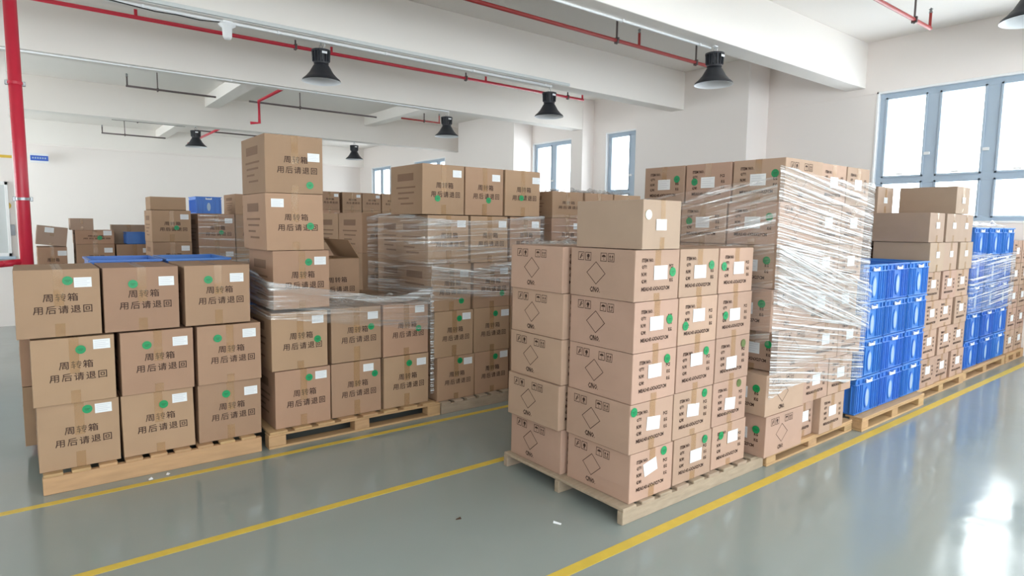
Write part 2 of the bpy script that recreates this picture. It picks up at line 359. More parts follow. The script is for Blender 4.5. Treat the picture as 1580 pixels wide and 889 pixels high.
# ------------------------------------------------------------ cartons
class Shape:
    """a carton W x D x H with soft bulges; surf() gives points on its faces"""
    def __init__(s, W, D, H, seed):
        s.W, s.D, s.H, s.seed = W, D, H, seed
        r = random.Random(seed); s.b = {k: r.uniform(-0.002, 0.006) for k in 'FBLR'}; s.b['T'] = r.uniform(-0.006, -0.001); s.o = r.uniform(0, 50)
        s.sk = (r.uniform(-0.004, 0.004), 0)
    def bul(s, face, u, v):
        e = math.sin(PI*max(0, min(1, u)))*math.sin(PI*max(0, min(1, v)))
        n = mnoise.noise(Vector((u*2.5+s.o, v*2.5, ord(face)*0.37)))
        ed = min(u, 1-u, v, 1-v)
        if face in 'Tb': return s.b.get(face, 0)*e - abs(n)*0.003*min(1, max(0, ed)*8)*(face == 'T')
        return s.b.get(face, 0)*e + n*0.0035*min(1, max(0, ed)*8)
    def surf(s, face, u, v, off=0.0):
        W, D, H = s.W, s.D, s.H; d = s.bul(face, u, v)+off; kx, ky = s.sk[0]*v*(1 if face != 'T' else 0), 0
        if face == 'F': return (-W/2+u*W+kx, -D/2-d, v*H)
        if face == 'B': return (W/2-u*W+kx, D/2+d, v*H)
        if face == 'L': return (-W/2-d+kx, D/2-u*D, v*H)
        if face == 'R': return (W/2+d+kx, -D/2+u*D, v*H)
        if face == 'T': return (-W/2+u*W+s.sk[0], -D/2+v*D, H+d)
        if face == 'b': return (-W/2+u*W, D/2-v*D, -off)
    def patch(s, mb, face, u0, u1, v0, v1, m, off=0.0011, n=3, rot=0.0):
        """rectangle given in metres from the face's lower-left corner"""
        fw_, fh = s.dim(face); cu, cv = (u0+u1)/2, (v0+v1)/2; vs = []; fs = []
        for j in range(n+1):
            for i in range(n+1):
                x = u0+(u1-u0)*i/n-cu; y = v0+(v1-v0)*j/n-cv
                X = cu+x*math.cos(rot)-y*math.sin(rot); Y = cv+x*math.sin(rot)+y*math.cos(rot)
                vs.append(s.surf(face, X/fw_, Y/fh, off))
        for j in range(n):
            for i in range(n): a = j*(n+1)+i; fs.append((a, a+1, a+n+2, a+n+1))
        mb.mesh_(vs, fs, m)
    def dim(s, face):
        return {'F': (s.W, s.H), 'B': (s.W, s.H), 'L': (s.D, s.H), 'R': (s.D, s.H), 'T': (s.W, s.D), 'b': (s.W, s.D)}[face]
    def glyphs(s, mb, face, vf, cx, cy, m, off=0.0011, align='c', fat=True):
        vs, fs = vf
        if not vs: return
        fw_, fh = s.dim(face); half = max(v[0] for v in vs)
        dx = {'c': 0, 'l': half, 'r': -half}[align]
        for k, (ex, ey) in enumerate(((-0.0006, 0), (0.0006, 0), (0, 0.0006), (0, -0.0006)) if m == 'ink' and fat else ((0, 0),)):
            mb.mesh_([s.surf(face, (cx+dx+x+ex)/fw_, (cy+y+ey)/fh, off+k*0.00005) for x, y in vs], fs, m)
def body_mb(s, m, open_top=False):
    mb = MB(); n = 8; ts = [0, 0.012, 0.15, 0.32, 0.5, 0.68, 0.85, 0.988, 1]
    r = 0.0035
    for face in 'FBLRTb':
        if face == 'T' and open_top: continue
        vs = []; fs = []
        for v in ts:
            for u in ts:
                if face == 'b': p = s.surf('b', u, v)
                else: p = s.surf(face, u, v)
                x, y, z = p
                # round the edges: pull extreme rows inwards
                kx = s.sk[0]*(z/s.H)
                lx = max(-s.W/2+r+kx, min(s.W/2-r+kx, x)) if (face in 'TbFB' and (u in (0, 1)) ) else x
                if face in 'FB' and u in (0, 1): y = y - math.copysign(r, y)*0.3; lx = x - math.copysign(r*0.3, x-kx)
                elif face in 'LR' and u in (0, 1): lx = x - math.copysign(r*0.3, x-kx); y = y - math.copysign(r*0.3, y)
                else: lx = x
                if v in (0, 1) and face not in 'Tb': z = z - (r*0.3 if v == 1 else -r*0.3)
                if face == 'T' and (u in (0, 1) or v in (0, 1)): z -= r*0.3
                vs.append((lx, y, z))
        k = len(ts)
        for j in range(k-1):
            for i in range(k-1): a = j*k+i; fs.append((a, a+1, a+k+1, a+k))
        mb.mesh_(vs, fs, m)
    return mb
def icon(s, mb, face, cx, cy, kind, m='ink'):
    a = 0.0235; t = 0.0034
    P = lambda x0, x1, y0, y1, rot=0: s.patch(mb, face, cx+x0, cx+x1, cy+y0, cy+y1, m, n=1, rot=rot)
    P(-a, a, a-t, a); P(-a, a, -a, -a+t); P(-a, -a+t, -a, a); P(a-t, a, -a, a)
    fw_, fh = s.dim(face)
    def poly(pts): mb.face([s.surf(face, (cx+x)/fw_, (cy+y)/fh, 0.0009) for x, y in pts], m)
    if kind == 0:      # leaning figure with hook
        poly([(-0.013, -0.014), (-0.004, -0.014), (0.006, 0.010), (0.000, 0.013), (-0.006, 0.000)]); P(0.002, 0.014, -0.002, 0.002, 0.7); P(-0.003, 0.012, 0.008, 0.012, 0.6)
    elif kind == 1:    # closed shape on a foot
        poly([(0.011*math.cos(k*PI/5), 0.003+0.011*math.sin(k*PI/5)) for k in range(10)]); P(-0.003, 0.003, -0.013, -0.006); P(-0.009, 0.009, -0.015, -0.012)
    elif kind == 2:    # umbrella
        poly([(0.015*math.cos(PI*k/8), 0.001+0.012*math.sin(PI*k/8)) for k in range(9)]); P(-0.001, 0.001, -0.013, 0.002); P(-0.001, 0.006, -0.015, -0.012)
    else:              # two arrows up
        for dx in (-0.009, 0.009):
            poly([(dx-0.007, 0.002), (dx+0.007, 0.002), (dx, 0.014)]); P(dx-0.002, dx+0.002, -0.012, 0.003)
        P(-0.014, 0.014, -0.015, -0.0125)
CART = {}
def carton_meshes(kind, var):
    key = (kind, var)
    if key in CART: return CART[key]
    W, D, H, m = {'turn': (0.405, 0.575, 0.392, 'cardboard'), 'export': (0.368, 0.488, 0.272, 'cardboard_pink'), 'plain': (0.40, 0.50, 0.30, 'cardboard_glare')}[kind]
    s = Shape(W, D, H, hash(kind[0]) % 7*0 + var*17 + len(kind)*101)
    mb = body_mb(s, m)
    for v0 in (0,): s.patch(mb, 'T', W/2-0.0015, W/2+0.0015, 0.002, D-0.002, 'seam', off=0.0004, n=6)
    if kind == 'turn':
        for fc in 'FB':
            s.glyphs(mb, fc, TXT_A, W*0.52, H*0.585, 'ink'); s.glyphs(mb, fc, TXT_B, W*0.545, H*0.405, 'ink')
        for fc in 'LR':
            s.patch(mb, fc, D*0.24, D*0.74, H*0.68, H*0.83, 'ink_faint', n=3)
            for j, (a, b) in enumerate(((0.20, 0.80), (0.26, 0.76), (0.26, 0.60), (0.34, 0.74))):
                s.patch(mb, fc, D*a, D*b, H*(0.53-j*0.11), H*(0.565-j*0.11), 'ink_faint', n=3)
    elif kind == 'export':
        for fc in 'FB':
            for vf, al, v in TXT_C: s.glyphs(mb, fc, vf, W*(0.15 if al == 'l' else 0.86), H*(1-v), 'ink', align=al)
        for fc in 'LR':
            for q, (u, kd) in enumerate(((0.175, 0), (0.29, 1), (0.535, 2), (0.65, 3))): icon(s, mb, fc, D*u, H*0.83, kd)
            c = (D*0.42, H*0.50); R1 = (0.074, 0.064)
            for k in range(4):
                a0, a1 = k*PI/2, (k+1)*PI/2
                p = [(c[0]+R1[0]*f*math.cos(a), c[1]+R1[1]*f*math.sin(a)) for f, a in ((1, a0), (1, a1), (0.925, a1), (0.925, a0))]
                mb.face([s.surf(fc, x/D, y/H, 0.0009) for x, y in p], 'ink')
            s.glyphs(mb, fc, TXT_CNO, D*0.41, H*0.16, 'ink')
    body = mb.mesh('body', smooth=False)
    # tape: one strip over the top and part-way down both ends, one strip under the bottom
    tw = 0.024; r = random.Random(var*3+1); h1 = H*r.uniform(0.45, 0.62); h2 = H*r.uniform(0.12, 0.3)
    def strip(path):
        tb = MB(); vs = []; fs = []
        for fc, v in path:
            for e in (-tw, 0, tw): vs.append(s.surf(fc, (W/2+e)/W, v, 0.0020))
        for i in range(len(path)-1):
            for q in (0, 1): fs.append((i*3+q, i*3+q+1, i*3+q+4, i*3+q+3))
        tb.mesh_(vs, fs, 'tape'); return tb.mesh('packing_tape')
    tape = strip([('F', 1-h1/H*(1-k/5)) for k in range(6)]+[('T', k/8) for k in range(1, 8)]+[('B', 1-h1/H*k/5) for k in range(6)])
    tape2 = strip([('F', h2/H*(1-k/3)) for k in range(4)]+[('b', 1-k/4) for k in range(1, 4)]+[('B', h2/H*k/3) for k in range(4)])
    tape = (tape, tape2)
    CART[key] = (s, body, tape); return CART[key]
def label_mesh(w, h):
    mb = MB(); mb.box(-w/2, w/2, -0.0008, 0, -h/2, h/2, 'label_white')
    for j in range(4):
        z = h*(0.32-j*0.2); a = -w*0.42; b = w*(0.40-0.16*(j % 2))
        mb.box(a, b, -0.0011, -0.0008, z-0.0018, z+0.0018, 'label_print')
    return mb.mesh('paper_label')
def sticker_mesh(m, mark):
    mb = MB(); n = 20; pts = [(0.026*math.cos(2*PI*k/n), -0.0009, 0.026*math.sin(2*PI*k/n)) for k in range(n)]
    mb.face(list(reversed(pts)), m); mb.mesh_([(x, 0, z) for x, y, z in pts]+pts, [(k, (k+1) % n, n+(k+1) % n, n+k) for k in range(n)], m)
    if mark:
        mb.box(-0.014, 0.014, -0.0012, -0.0009, 0.001, 0.004, mark); mb.box(-0.010, 0.008, -0.0012, -0.0009, -0.007, -0.004, mark)
    return mb.mesh('round_sticker')
LAB_S = label_mesh(0.086, 0.058); LAB_C = label_mesh(0.112, 0.076)
STK = {'g': sticker_mesh('sticker_green', 'sticker_mark'), 'p': sticker_mesh('sticker_pale', None), 'o': sticker_mesh('sticker_olive', None)}
RND = random.Random(5)
def carton(kind, x0, y0, z0, label, group, st=None, lb=None, W=None, D=None, H=None, rot=0, stc='g', labrot=0.0, jit=True, face='F', tilt=None, name='cardboard_carton', plain=False):
    """x0,y0 = low corner of the footprint in world axes; rot in quarter turns (1: its front faces -x)"""
    var = RND.randrange(5)
    s, body, tape = carton_meshes(kind, var)
    W = W or s.W; D = D or s.D; H = H or s.H
    fx, fy = (W, D) if rot % 2 == 0 else (D, W)
    a = {0: 0, 1: -PI/2, 2: PI, 3: PI/2}[rot]
    j = RND.uniform(-0.006, 0.006) if jit else 0
    root = thing(name, label, 'carton', (x0+fx/2, y0+fy/2, z0), a+j, group, tilt)
    sc = (W/s.W, D/s.D, H/s.H)
    b = link('body', body, root); b.scale = sc
    for tp in tape: t = link('packing_tape', tp, root); t.scale = sc
    def place(me, nm, uv, rr=0.0, lab=None):
        u, v = uv; v = 1-v
        p = s.surf('F', u, v, 0.0026); o = link(nm, me, root, (p[0]*sc[0], p[1]*sc[1]-0.0004, p[2]*sc[2]))
        if rr: o.rotation_euler = (0, rr, 0)
        if lab: o['label'] = lab
    if lb: place(LAB_C if kind == 'export' else LAB_S, 'paper_label', lb, labrot)
    if st: place(STK[stc], 'round_sticker', st)
    return root

# ------------------------------------------------------------ pallets
def pallet(label, x0, x1, y0, y1, H, style, m='pallet_wood', boards=7, front_bottom=True):
    root = thing('wooden_pallet', label, 'pallet', ((x0+x1)/2, (y0+y1)/2, 0), 0, 'wooden pallets')
    X, Y = (x1-x0)/2, (y1-y0)/2; rnd = random.Random(int(x0*100))
    if style == 'stringer':
        t = 0.018
        for y in (-Y, -0.02, Y-0.04):
            mb = MB(); mb.box(-X, X, y, y+0.04, 0, H-t, m, 0.003); mb.build('stringer', root)
        n = 9; pitch = 2*X/n
        for i in range(n):
            mb = MB(); a = -X+i*pitch+0.004; mb.box(a, a+pitch*0.70, -Y, Y, H-t, H, m, 0.003); mb.build('deck_board', root)
    else:
        t = 0.016
        for y in (-Y, -0.05, Y-0.1):
            mb = MB(); mb.box(-X, X, y, y+0.1, 0, t, m, 0.003); mb.build('bottom_board', root)
            mb = MB(); mb.box(-X, X, y, y+0.1, H-2*t, H-t, m, 0.003); mb.build('stringer_board', root)
            for x in (-X, -0.06, X-0.12):
                mb = MB(); mb.box(x, x+0.12, y+0.002, y+0.098, t, H-2*t, m, 0.004); mb.build('block', root)
        if style == 'block':
            n = 8; pitch = 2*X/n
            for i in range(n):
                mb = MB(); a = -X+i*pitch+0.006; mb.box(a, a+pitch*0.72, -Y, Y, H-t, H, m, 0.003); mb.build('deck_board', root)
        else:
            n = 7; pitch = 2*Y/n
            for i in range(n):
                mb = MB(); a = -Y+i*pitch; mb.box(-X, X, a, a+pitch*0.78, H-t, H, m, 0.003); mb.build('deck_board', root)
    return root

# ------------------------------------------------------------ blue crates
def crate_meshes():
    W, D, H = 0.44, 0.60, 0.300; t = 0.006; q = 0.012; m = 'plastic_blue'
    mb = MB(); X, Y = W/2-q, D/2-q
    mb.box(-X, X, -Y, Y, 0.0, 0.008, m, 0.002)
    for s_ in (-1, 1):
        y0, y1 = (-Y, -Y+t) if s_ < 0 else (Y-t, Y); mb.box(-X, X, y0, y1, 0.008, H, m)
        x0, x1 = (-X, -X+t) if s_ < 0 else (X-t, X); mb.box(x0, x1, -Y+t, Y-t, 0.008, H, m)
    # flanges round the rim and a lower one
    for z0, z1, e in ((H-0.014, H, q), (H-0.058, H-0.050, q*0.9), (0.004, 0.016, q*0.5)):
        mb.box(-X-e, X+e, -Y-e, -Y, z0, z1, m, 0.002); mb.box(-X-e, X+e, Y, Y+e, z0, z1, m, 0.002)
        mb.box(-X-e, -X, -Y, Y, z0, z1, m, 0.002); mb.box(X, X+e, -Y, Y, z0, z1, m, 0.002)
    for u in (-0.196, -0.165, -0.120, -0.088, 0.088, 0.120, 0.165, 0.196):
        for s_ in (-1, 1):
            a, b = (-Y-q*0.85, -Y) if s_ < 0 else (Y, Y+q*0.85); mb.box(u-0.004, u+0.004, a, b, 0.012, H-0.052, m)
    for i in range(11):
        u = -0.26+i*0.052
        for s_ in (-1, 1):
            a, b = (-X-q*0.85, -X) if s_ < 0 else (X, X+q*0.85); mb.box(a, b, u-0.004, u+0.004, 0.012, H-0.052, m)
    for i in range(5):
        u = -0.16+i*0.08
        for s_ in (-1, 1):
            a, b = (-Y-q*0.85, -Y) if s_ < 0 else (Y, Y+q*0.85); mb.box(u-0.004, u+0.004, a, b, H-0.052, H-0.012, m)
    body = mb.mesh('body')
    # tall pale oval in the middle of the end wall
    ob = MB(); n = 20
    def ring(rx, rz, y): return [(rx*math.cos(2*PI*k/n), y, 0.120+rz*math.sin(2*PI*k/n)) for k in range(n)]
    A, B, C_ = ring(0.040, 0.088, -Y-0.0005), ring(0.040, 0.088, -Y-0.007), ring(0.030, 0.074, -Y-0.009)
    ob.mesh_(A+B, [(k, (k+1) % n, n+(k+1) % n, n+k) for k in range(n)], 'plastic_blue'); ob.mesh_(B+C_, [(k, (k+1) % n, n+(k+1) % n, n+k) for k in range(n)], 'plastic_blue')
    ob.mesh_(C_, [tuple(range(n))], 'plastic_pale')
    oval = ob.mesh('oval_panel')
    cb = MB(); cb.box(-0.052, 0.052, -Y-q-0.010, -Y-q*0.9+0.002, H-0.052, H-0.032, 'plastic_white', 0.003); cb.box(-0.052, -0.040, -Y-q-0.010, -Y-q*0.9+0.002, H-0.032, H-0.020, 'plastic_white', 0.002)
    cb.box(0.040, 0.052, -Y-q-0.010, -Y-q*0.9+0.002, H-0.032, H-0.020, 'plastic_white', 0.002)
    clip = cb.mesh('label_clip')
    return body, oval, clip
CR_BODY, CR_OVAL, CR_CLIP = crate_meshes()
def crate(xc, y0, z0, label, group='blue plastic crates', detail=True, sc=1.0, j=0.0):
    r = thing('plastic_crate', label, 'crate', (xc, y0+0.30*sc, z0), j, group)
    b = link('body', CR_BODY, r); b.scale = (sc,)*3
    if detail:
        b = link('oval_panel', CR_OVAL, r); b.scale = (sc,)*3; b['label'] = 'pale oval panel'
        b = link('label_clip', CR_CLIP, r); b.scale = (sc,)*3; b['label'] = 'white clip'
    return r

# ------------------------------------------------------------ stretch film
def film(label, path, zlo, zhi, m, seed, amp=0.006, nz=70, step=0.03, slope=0.0, name='stretch_film', edge=0.0, parent=None):
    """path = polyline [(x,y)]; zlo/zhi functions of path fraction"""
    P = [Vector((x, y)) for x, y in path]; pts = []; s = 0
    for i in range(len(P)-1):
        L = (P[i+1]-P[i]).length; n = max(1, int(L/step)); d = (P[i+1]-P[i])/L; nr = Vector((d.y, -d.x))
        for k in range(n): pts.append((P[i]+d*(L*k/n), nr, s+L*k/n))
        s += L
    pts.append((P[-1], nr, s)); tot = s; vs = []; uv = []; fs = []
    for (p, nr, ss) in pts:
        f = ss/tot; a, b = zlo(f), zhi(f)
        for j in range(nz+1):
            z = a+(b-a)*j/nz; q = z-slope*ss
            h = mnoise.noise(Vector((ss*1.5+seed, q*26, 0)))+0.5*mnoise.noise(Vector((ss*3+seed, q*60, 3)))
            rid = abs(mnoise.noise(Vector((ss*0.8+seed*2, q*14, 7))))
            o = amp*(1.0+h)+amp*0.8*(1-min(1, rid*5)); e = p+nr*o
            if j in (0, nz): z += 0.010*mnoise.noise(Vector((ss*9, seed, j)))
            vs.append((e.x, e.y, z)); uv.append((ss, q))
    k = nz+1
    for i in range(len(pts)-1):
        for j in range(nz): fs.append((i*k+j, (i+1)*k+j, (i+1)*k+j+1, i*k+j+1))
    me = bpy.data.meshes.new(name); me.from_pydata(vs, [], fs); me.materials.append(MATS[m])
    ul = me.uv_layers.new(name='UVMap')
    for lp in me.loops: ul.data[lp.index].uv = uv[lp.vertex_index]
    me.polygons.foreach_set('use_smooth', [True]*len(fs)); me.update()
    o = link(name, me, parent)
    if parent: return o
    if edge: film('', path, lambda f: zhi(f)-edge, lambda f: zhi(f)+0.004, 'film_heavy', seed+4, amp*1.6, 10, step, slope, 'gathered_edge', 0.0, o)
    return tag(o, label, 'stretch film')
def crumple(label, x0, x1, y0, y1, z, hgt, seed, m='film_crumple', n=34, name='stretch_film'):
    vs = []; uv = []; fs = []
    for j in range(n+1):
        for i in range(n+1):
            u, v = i/n, j/n; x = x0+(x1-x0)*u; y = y0+(y1-y0)*v
            e = min(1, min(u, 1-u, v, 1-v)*6)
            h = abs(mnoise.noise(Vector((x*9, y*9, seed))))+0.6*abs(mnoise.noise(Vector((x*22, y*22, seed+5))))
            dx = 0.02*mnoise.noise(Vector((x*8, y*8, seed+9)))
            vs.append((x+dx, y+0.02*mnoise.noise(Vector((x*8, y*8, seed+19))), z+0.004+hgt*h*(0.25+0.75*e))); uv.append((x, y))
    for j in range(n):
        for i in range(n): a = j*(n+1)+i; fs.append((a, a+1, a+n+2, a+n+1))
    me = bpy.data.meshes.new(name); me.from_pydata(vs, [], fs); me.materials.append(MATS[m])
    ul = me.uv_layers.new(name='UVMap')
    for lp in me.loops: ul.data[lp.index].uv = uv[lp.vertex_index]
    me.polygons.foreach_set('use_smooth', [True]*len(fs)); me.update()
    return tag(link(name, me), label, 'stretch film')

ORD = ['bottom', 'second', 'third', 'fourth', 'fifth', 'sixth', 'seventh']
# ============================================================ stack L: nearest left pallet
G1 = 'turnover cartons with two lines of brown print'
pallet('pale wooden pallet with a solid front beam, under the three-by-three cartons at left', -0.01, 1.215, 4.385, 5.62, 0.122, 'stringer')
LX = [[-0.02, 0.40, 0.83], [-0.03, 0.405, 0.835], [-0.085, 0.335, 0.775]]
LZ = [0.124, 0.520, 0.922]
LST = [[((.60, .12), (.80, .13)), ((.57, .22), (.80, .15)), ((.43, .20), (.83, .20))],
       [((.58, .19), (.84, .13)), ((.35, .22), (.81, .20)), ((.31, .22), (.81, .17))],
       [((.61, .17), (.79, .20)), ((.38, .26), (.83, .23)), ((.35, .24), (.79, .22))]]
for r in range(3):
    for c in range(3):
        carton('turn', LX[r][c], 4.42+(0.01, -0.008, 0.0)[r], LZ[r], 'printed brown carton, %s row, %s of three on the nearest left pallet' % (['bottom', 'middle', 'top'][r], ['left', 'middle', 'right'][c]), G1, *LST[r][c], W=0.405 if c < 2 else 0.40, H=0.3925)
for r in range(2):
    carton('turn', -0.085, 5.03, (0.124, 0.520)[r], 'shaded carton behind the left column of the nearest left pallet, %s one' % ('lower', 'upper')[r], G1, W=0.375)
for c, xc in enumerate((0.53, 0.99)):
    for r in range(4):
        crate(xc, 5.025, 0.124+r*0.302, 'blue crate behind the nearest left cartons, %s column, %s layer' % (('left', 'right')[c], ('bottom', 'second', 'third', 'top open')[r]), 'blue crates behind the nearest left cartons', detail=False)
# ============================================================ stack M
pallet('block pallet with dark openings under the tower of cartons', 1.262, 2.665, 4.375, 5.62, 0.122, 'block')
MST = {(0, 0): ((.60, .16), (.82, .14)), (0, 1): ((.87, .27), (.74, .14)), (0, 2): ((.55, .16), (.83, .16)),
       (1, 0): ((.81, .50), (.82, .15)), (1, 1): ((.79, .38), (.83, .17)), (1, 2): ((.77, .50), (.80, .12)), (2, 0): ((.62, .20), (.83, .18))}
for (r, c), (st, lb) in MST.items():
    x = [[1.325, 1.745, 2.168], [1.31, 1.75, 2.165], [1.33]][r][c]
    carton('turn', x, 4.42+0.01*(c % 2), (0.124, 0.545, 0.985)[r], 'printed carton on the pallet with the tower, %s row, %s column' % (['bottom', 'second', 'third'][r], ['left', 'middle', 'right'][c]), G1, st, lb, H=0.416)
carton('turn', 1.298, 4.42, 1.404, 'carton below the very top one of the tall tower, label at upper left', G1, (.76, .57), (.20, .17), H=0.398)
carton('turn', 1.298, 4.42, 1.804, 'topmost carton of the tall tower, green dot at lower right', G1, (.76, .85), (.83, .36), H=0.400, tilt=(0, -0.004))
for c, (x, nn) in enumerate(((1.33, 3), (1.762, 3), (2.172, 2))):
    for r in range(nn if c == 0 else 2):
        if c == 0: crate(1.535, 5.03, 0.124+r*0.302, 'dark blue crate in the shade behind the tower, %s layer' % ORD[r], 'blue crates behind the tower', detail=False)
        else: carton('turn', x, 5.03, (0.124, 0.545)[r], 'carton in the rear row of the tower pallet, %s column, %s layer' % (('', 'middle', 'right')[c], ORD[r]), G1, H=0.416, W=0.398)
# open carton with raised flaps
def open_carton():
    W, D, H = 0.41, 0.56, 0.33
    root = thing('open_carton', 'open carton with raised flaps beside the tower, behind the stretch film', 'carton', (2.045, 5.32, 0.968), 0.0)
    s = Shape(W, D, H, 77); mb = body_mb(s, 'cardboard', open_top=True)
    s.glyphs(mb, 'F', TXT_A, W*0.52, H*0.46, 'ink'); s.glyphs(mb, 'F', TXT_B, W*0.545, H*0.22, 'ink')
    # inside walls
    e = 0.006; mb.box(-W/2+e, W/2-e, -D/2+e, D/2-e, 0.004, 0.008, 'cardboard_inner')
    for a in ((-W/2+e, W/2-e, -D/2+e, -D/2+2*e), (-W/2+e, W/2-e, D/2-2*e, D/2-e), (-W/2+e, -W/2+2*e, -D/2+e, D/2-e), (W/2-2*e, W/2-e, -D/2+e, D/2-e)): mb.box(*a, 0.008, H-0.002, 'cardboard_inner')
    mb.build('body', root)
    def flap(pts, th=0.005):
        a, b, c, d = [Vector(p) for p in pts]; n = (b-a).cross(d-a).normalized()*th; m = MB()
        m.mesh_([a, b, c, d, a+n, b+n, c+n, d+n], [(0, 3, 2, 1), (4, 5, 6, 7), (0, 1, 5, 4), (1, 2, 6, 5), (2, 3, 7, 6), (3, 0, 4, 7)], 'cardboard_inner'); m.build('flap', root)
    flap([(-W/2, -D/2, H), (-W/2, D/2, H), (-W/2-0.12, D/2, H+0.09), (-W/2-0.12, -D/2, H+0.09)])
    flap([(W/2, -D/2, H), (W/2, D/2, H), (W/2-0.10, D/2, H+0.16), (W/2-0.10, -D/2, H+0.16)])
    flap([(-W/2+0.01, D/2, H), (W/2-0.12, D/2, H), (W/2-0.12, D/2+0.02, H+0.19), (-W/2+0.01, D/2+0.02, H+0.19)])
    flap([(-W/2, -D/2, H), (W/2, -D/2, H), (W/2, -D/2+0.17, H-0.06), (-W/2, -D/2+0.17, H-0.06)])
open_carton()
film('clear stretch film sagging across the pallet with the tower of cartons', [(1.296, 5.0), (1.296, 4.395), (2.582, 4.395), (2.582, 5.60)],
     lambda f: 0.93-0.22*min(1, max(0, (f-0.2)*2.2)) if f < 0.66 else 0.71-(f-0.66)*0.6, lambda f: 1.25-0.22*max(0, min(1, (f-0.1)/0.38))**0.9+0.05*max(0, min(1, (f-0.52)/0.09)), 'film_mid', 3, amp=0.008, slope=-0.06, edge=0.05)
film('bunched vertical rope of stretch film at the right corner of the tower pallet', [(2.573, 4.385), (2.590, 4.378), (2.602, 4.386), (2.606, 4.40)],
     lambda f: 0.20, lambda f: 1.07, 'film_heavy', 13, amp=0.006, nz=90, step=0.006)
crumple('loose stretch film lying over the middle cartons of the tower pallet', 1.76, 2.55, 4.42, 4.98, 0.965, 0.045, 4)
# ============================================================ stack N
pallet('greyish pallet under the wrapped five-high cartons', 2.675, 3.83, 4.375, 5.55, 0.100, 'stringer', 'pallet_wood_grey')
NZ = [0.102, 0.478, 0.872, 1.272, 1.680]; NH = [0.374, 0.392, 0.398, 0.402, 0.408]
NST = {(0, 0): ((.60, .12), (.82, .15)), (0, 1): ((.60, .15), (.85, .12)), (1, 0): ((.63, .18), (.82, .14)), (1, 1): ((.60, .15), (.87, .15)), (2, 0): ((.75, .80), (.82, .22)),
       (2, 1): ((.78, .70), (.83, .20)), (3, 0): (None, (.82, .17)), (3, 1): (None, (.85, .17)), (4, 0): ((.35, .68), (.82, .17)), (4, 1): ((.60, .68), (.80, .20)), (4, 2): ((.45, .60), (.87, .20))}
for r in range(5):
    xs = [(2.66, 3.05, 3.44), (2.63, 3.04, 3.44), (2.60, 3.03, 3.44), (2.57, 3.00, 3.42), (2.52, 2.938, 3.36)][r]
    for c in range(3):
        st, lb = NST.get((r, c), (None, (.82, .17)))
        carton('turn', xs[c], 4.42+(0.008 if c == 1 else 0), NZ[r], 'printed carton in the five-high stack, %s layer, %s column' % (ORD[r] if r < 4 else 'top', ['left', 'middle', 'right'][c]), G1, st, lb, W=(0.375, 0.39, 0.395, 0.400, 0.402)[r] if c < 2 or r == 4 else 0.36, H=NH[r], D=0.55)
for r in range(4):
    carton('turn', 2.672, 5.0, NZ[r], 'wrapped carton behind the left column of the five-high stack, %s layer' % ORD[r], G1, D=0.55, H=NH[r])
film('clear stretch film pulled tight round the fourth layer of the five-high stack', [(2.562, 5.52), (2.558, 4.40), (3.80, 4.40), (3.80, 4.95)],
     lambda f: 0.98 if f < 0.4 else 1.16, lambda f: 1.66+0.03*math.sin(f*9), 'film_mid', 21, amp=0.007, slope=0.03, edge=0.03)
film('second looser turn of stretch film on the third layer of the five-high stack', [(2.585, 4.385), (3.46, 4.385)],
     lambda f: 0.97, lambda f: 1.27-0.05*math.sin(f*3), 'film_mid', 42, amp=0.006, slope=-0.12, edge=0.025)
# ============================================================ stack P behind, stack O
pallet('pallet hidden behind the five-high stack', 2.55, 3.4, 5.66, 6.86, 0.12, 'stringer', 'pallet_wood_grey')
for r in range(4):
    for d in range(2):
        carton('turn', 2.56, 5.66+d*0.59, 0.122+r*0.396, 'carton seen between the tower and the five-high stack, %s layer, %s' % (ORD[r], ('front', 'rear')[d]), G1, H=0.394)
pallet('pallet behind the six-high block of pink cartons', 3.93, 5.2, 4.40, 5.6, 0.12, 'stringer', 'pallet_wood_grey')
for r in range(5):
    for c in range(3):
        h = 0.386 if r < 4 else 0.25
        carton('turn', 3.92+c*0.422, 4.42, 0.122+r*0.388, 'greyish carton behind the six-high block, %s layer, %s column' % (ORD[r], ['left', 'middle', 'right'][c]), G1, None, (.8, .2) if r < 4 else None, H=h)
for r in range(4): carton('turn', 4.36, 5.02, 0.122+r*0.42, 'carton in the rear row behind the six-high block, %s layer' % ORD[r], G1, H=0.418, W=0.36)
crumple('crumpled stretch film on top of the greyish cartons by the window', 4.0, 5.1, 4.46, 4.95, 1.926, 0.07, 8)
film('stretch film round the greyish cartons right of the five-high stack', [(3.915, 4.9), (3.912, 4.405), (5.17, 4.405)], lambda f: 1.2, lambda f: 1.70, 'film_light', 52, amp=0.005)

# ============================================================ centre block C
G2 = 'export cartons with item text on the ends'
pallet('greyish pallet under the centre block of export cartons', 2.432, 3.825, 2.13, 3.185, 0.092, 'stringer', 'pallet_wood_grey')
CZ = [0.094+0.277*i for i in range(6)]; CZ[5] = 1.480
CST = {(4, 0): ((.85, .45), (.57, .45)), (3, 0): ((.80, .40), (.50, .45)), (2, 0): ((.78, .20), (.50, .40)), (1, 0): ((.08, .15), (.53, .47)), (0, 0): ((.77, .12), (.46, .37)),
       (4, 1): ((.80, .35), (.50, .48)), (3, 1): ((.17, .60), (.50, .40)), (2, 1): ((.75, .20), (.50, .35)), (1, 1): ((.78, .13), (.50, .45)), (0, 1): ((.80, .18), (.57, .48)),
       (4, 2): ((.12, .40), (.55, .45)), (3, 2): ((.23, .50), (.50, .50)), (2, 2): ((.80, .20), (.47, .60)), (1, 2): ((.75, .12), (.50, .55)), (0, 2): ((.25, .25), (.60, .35))}
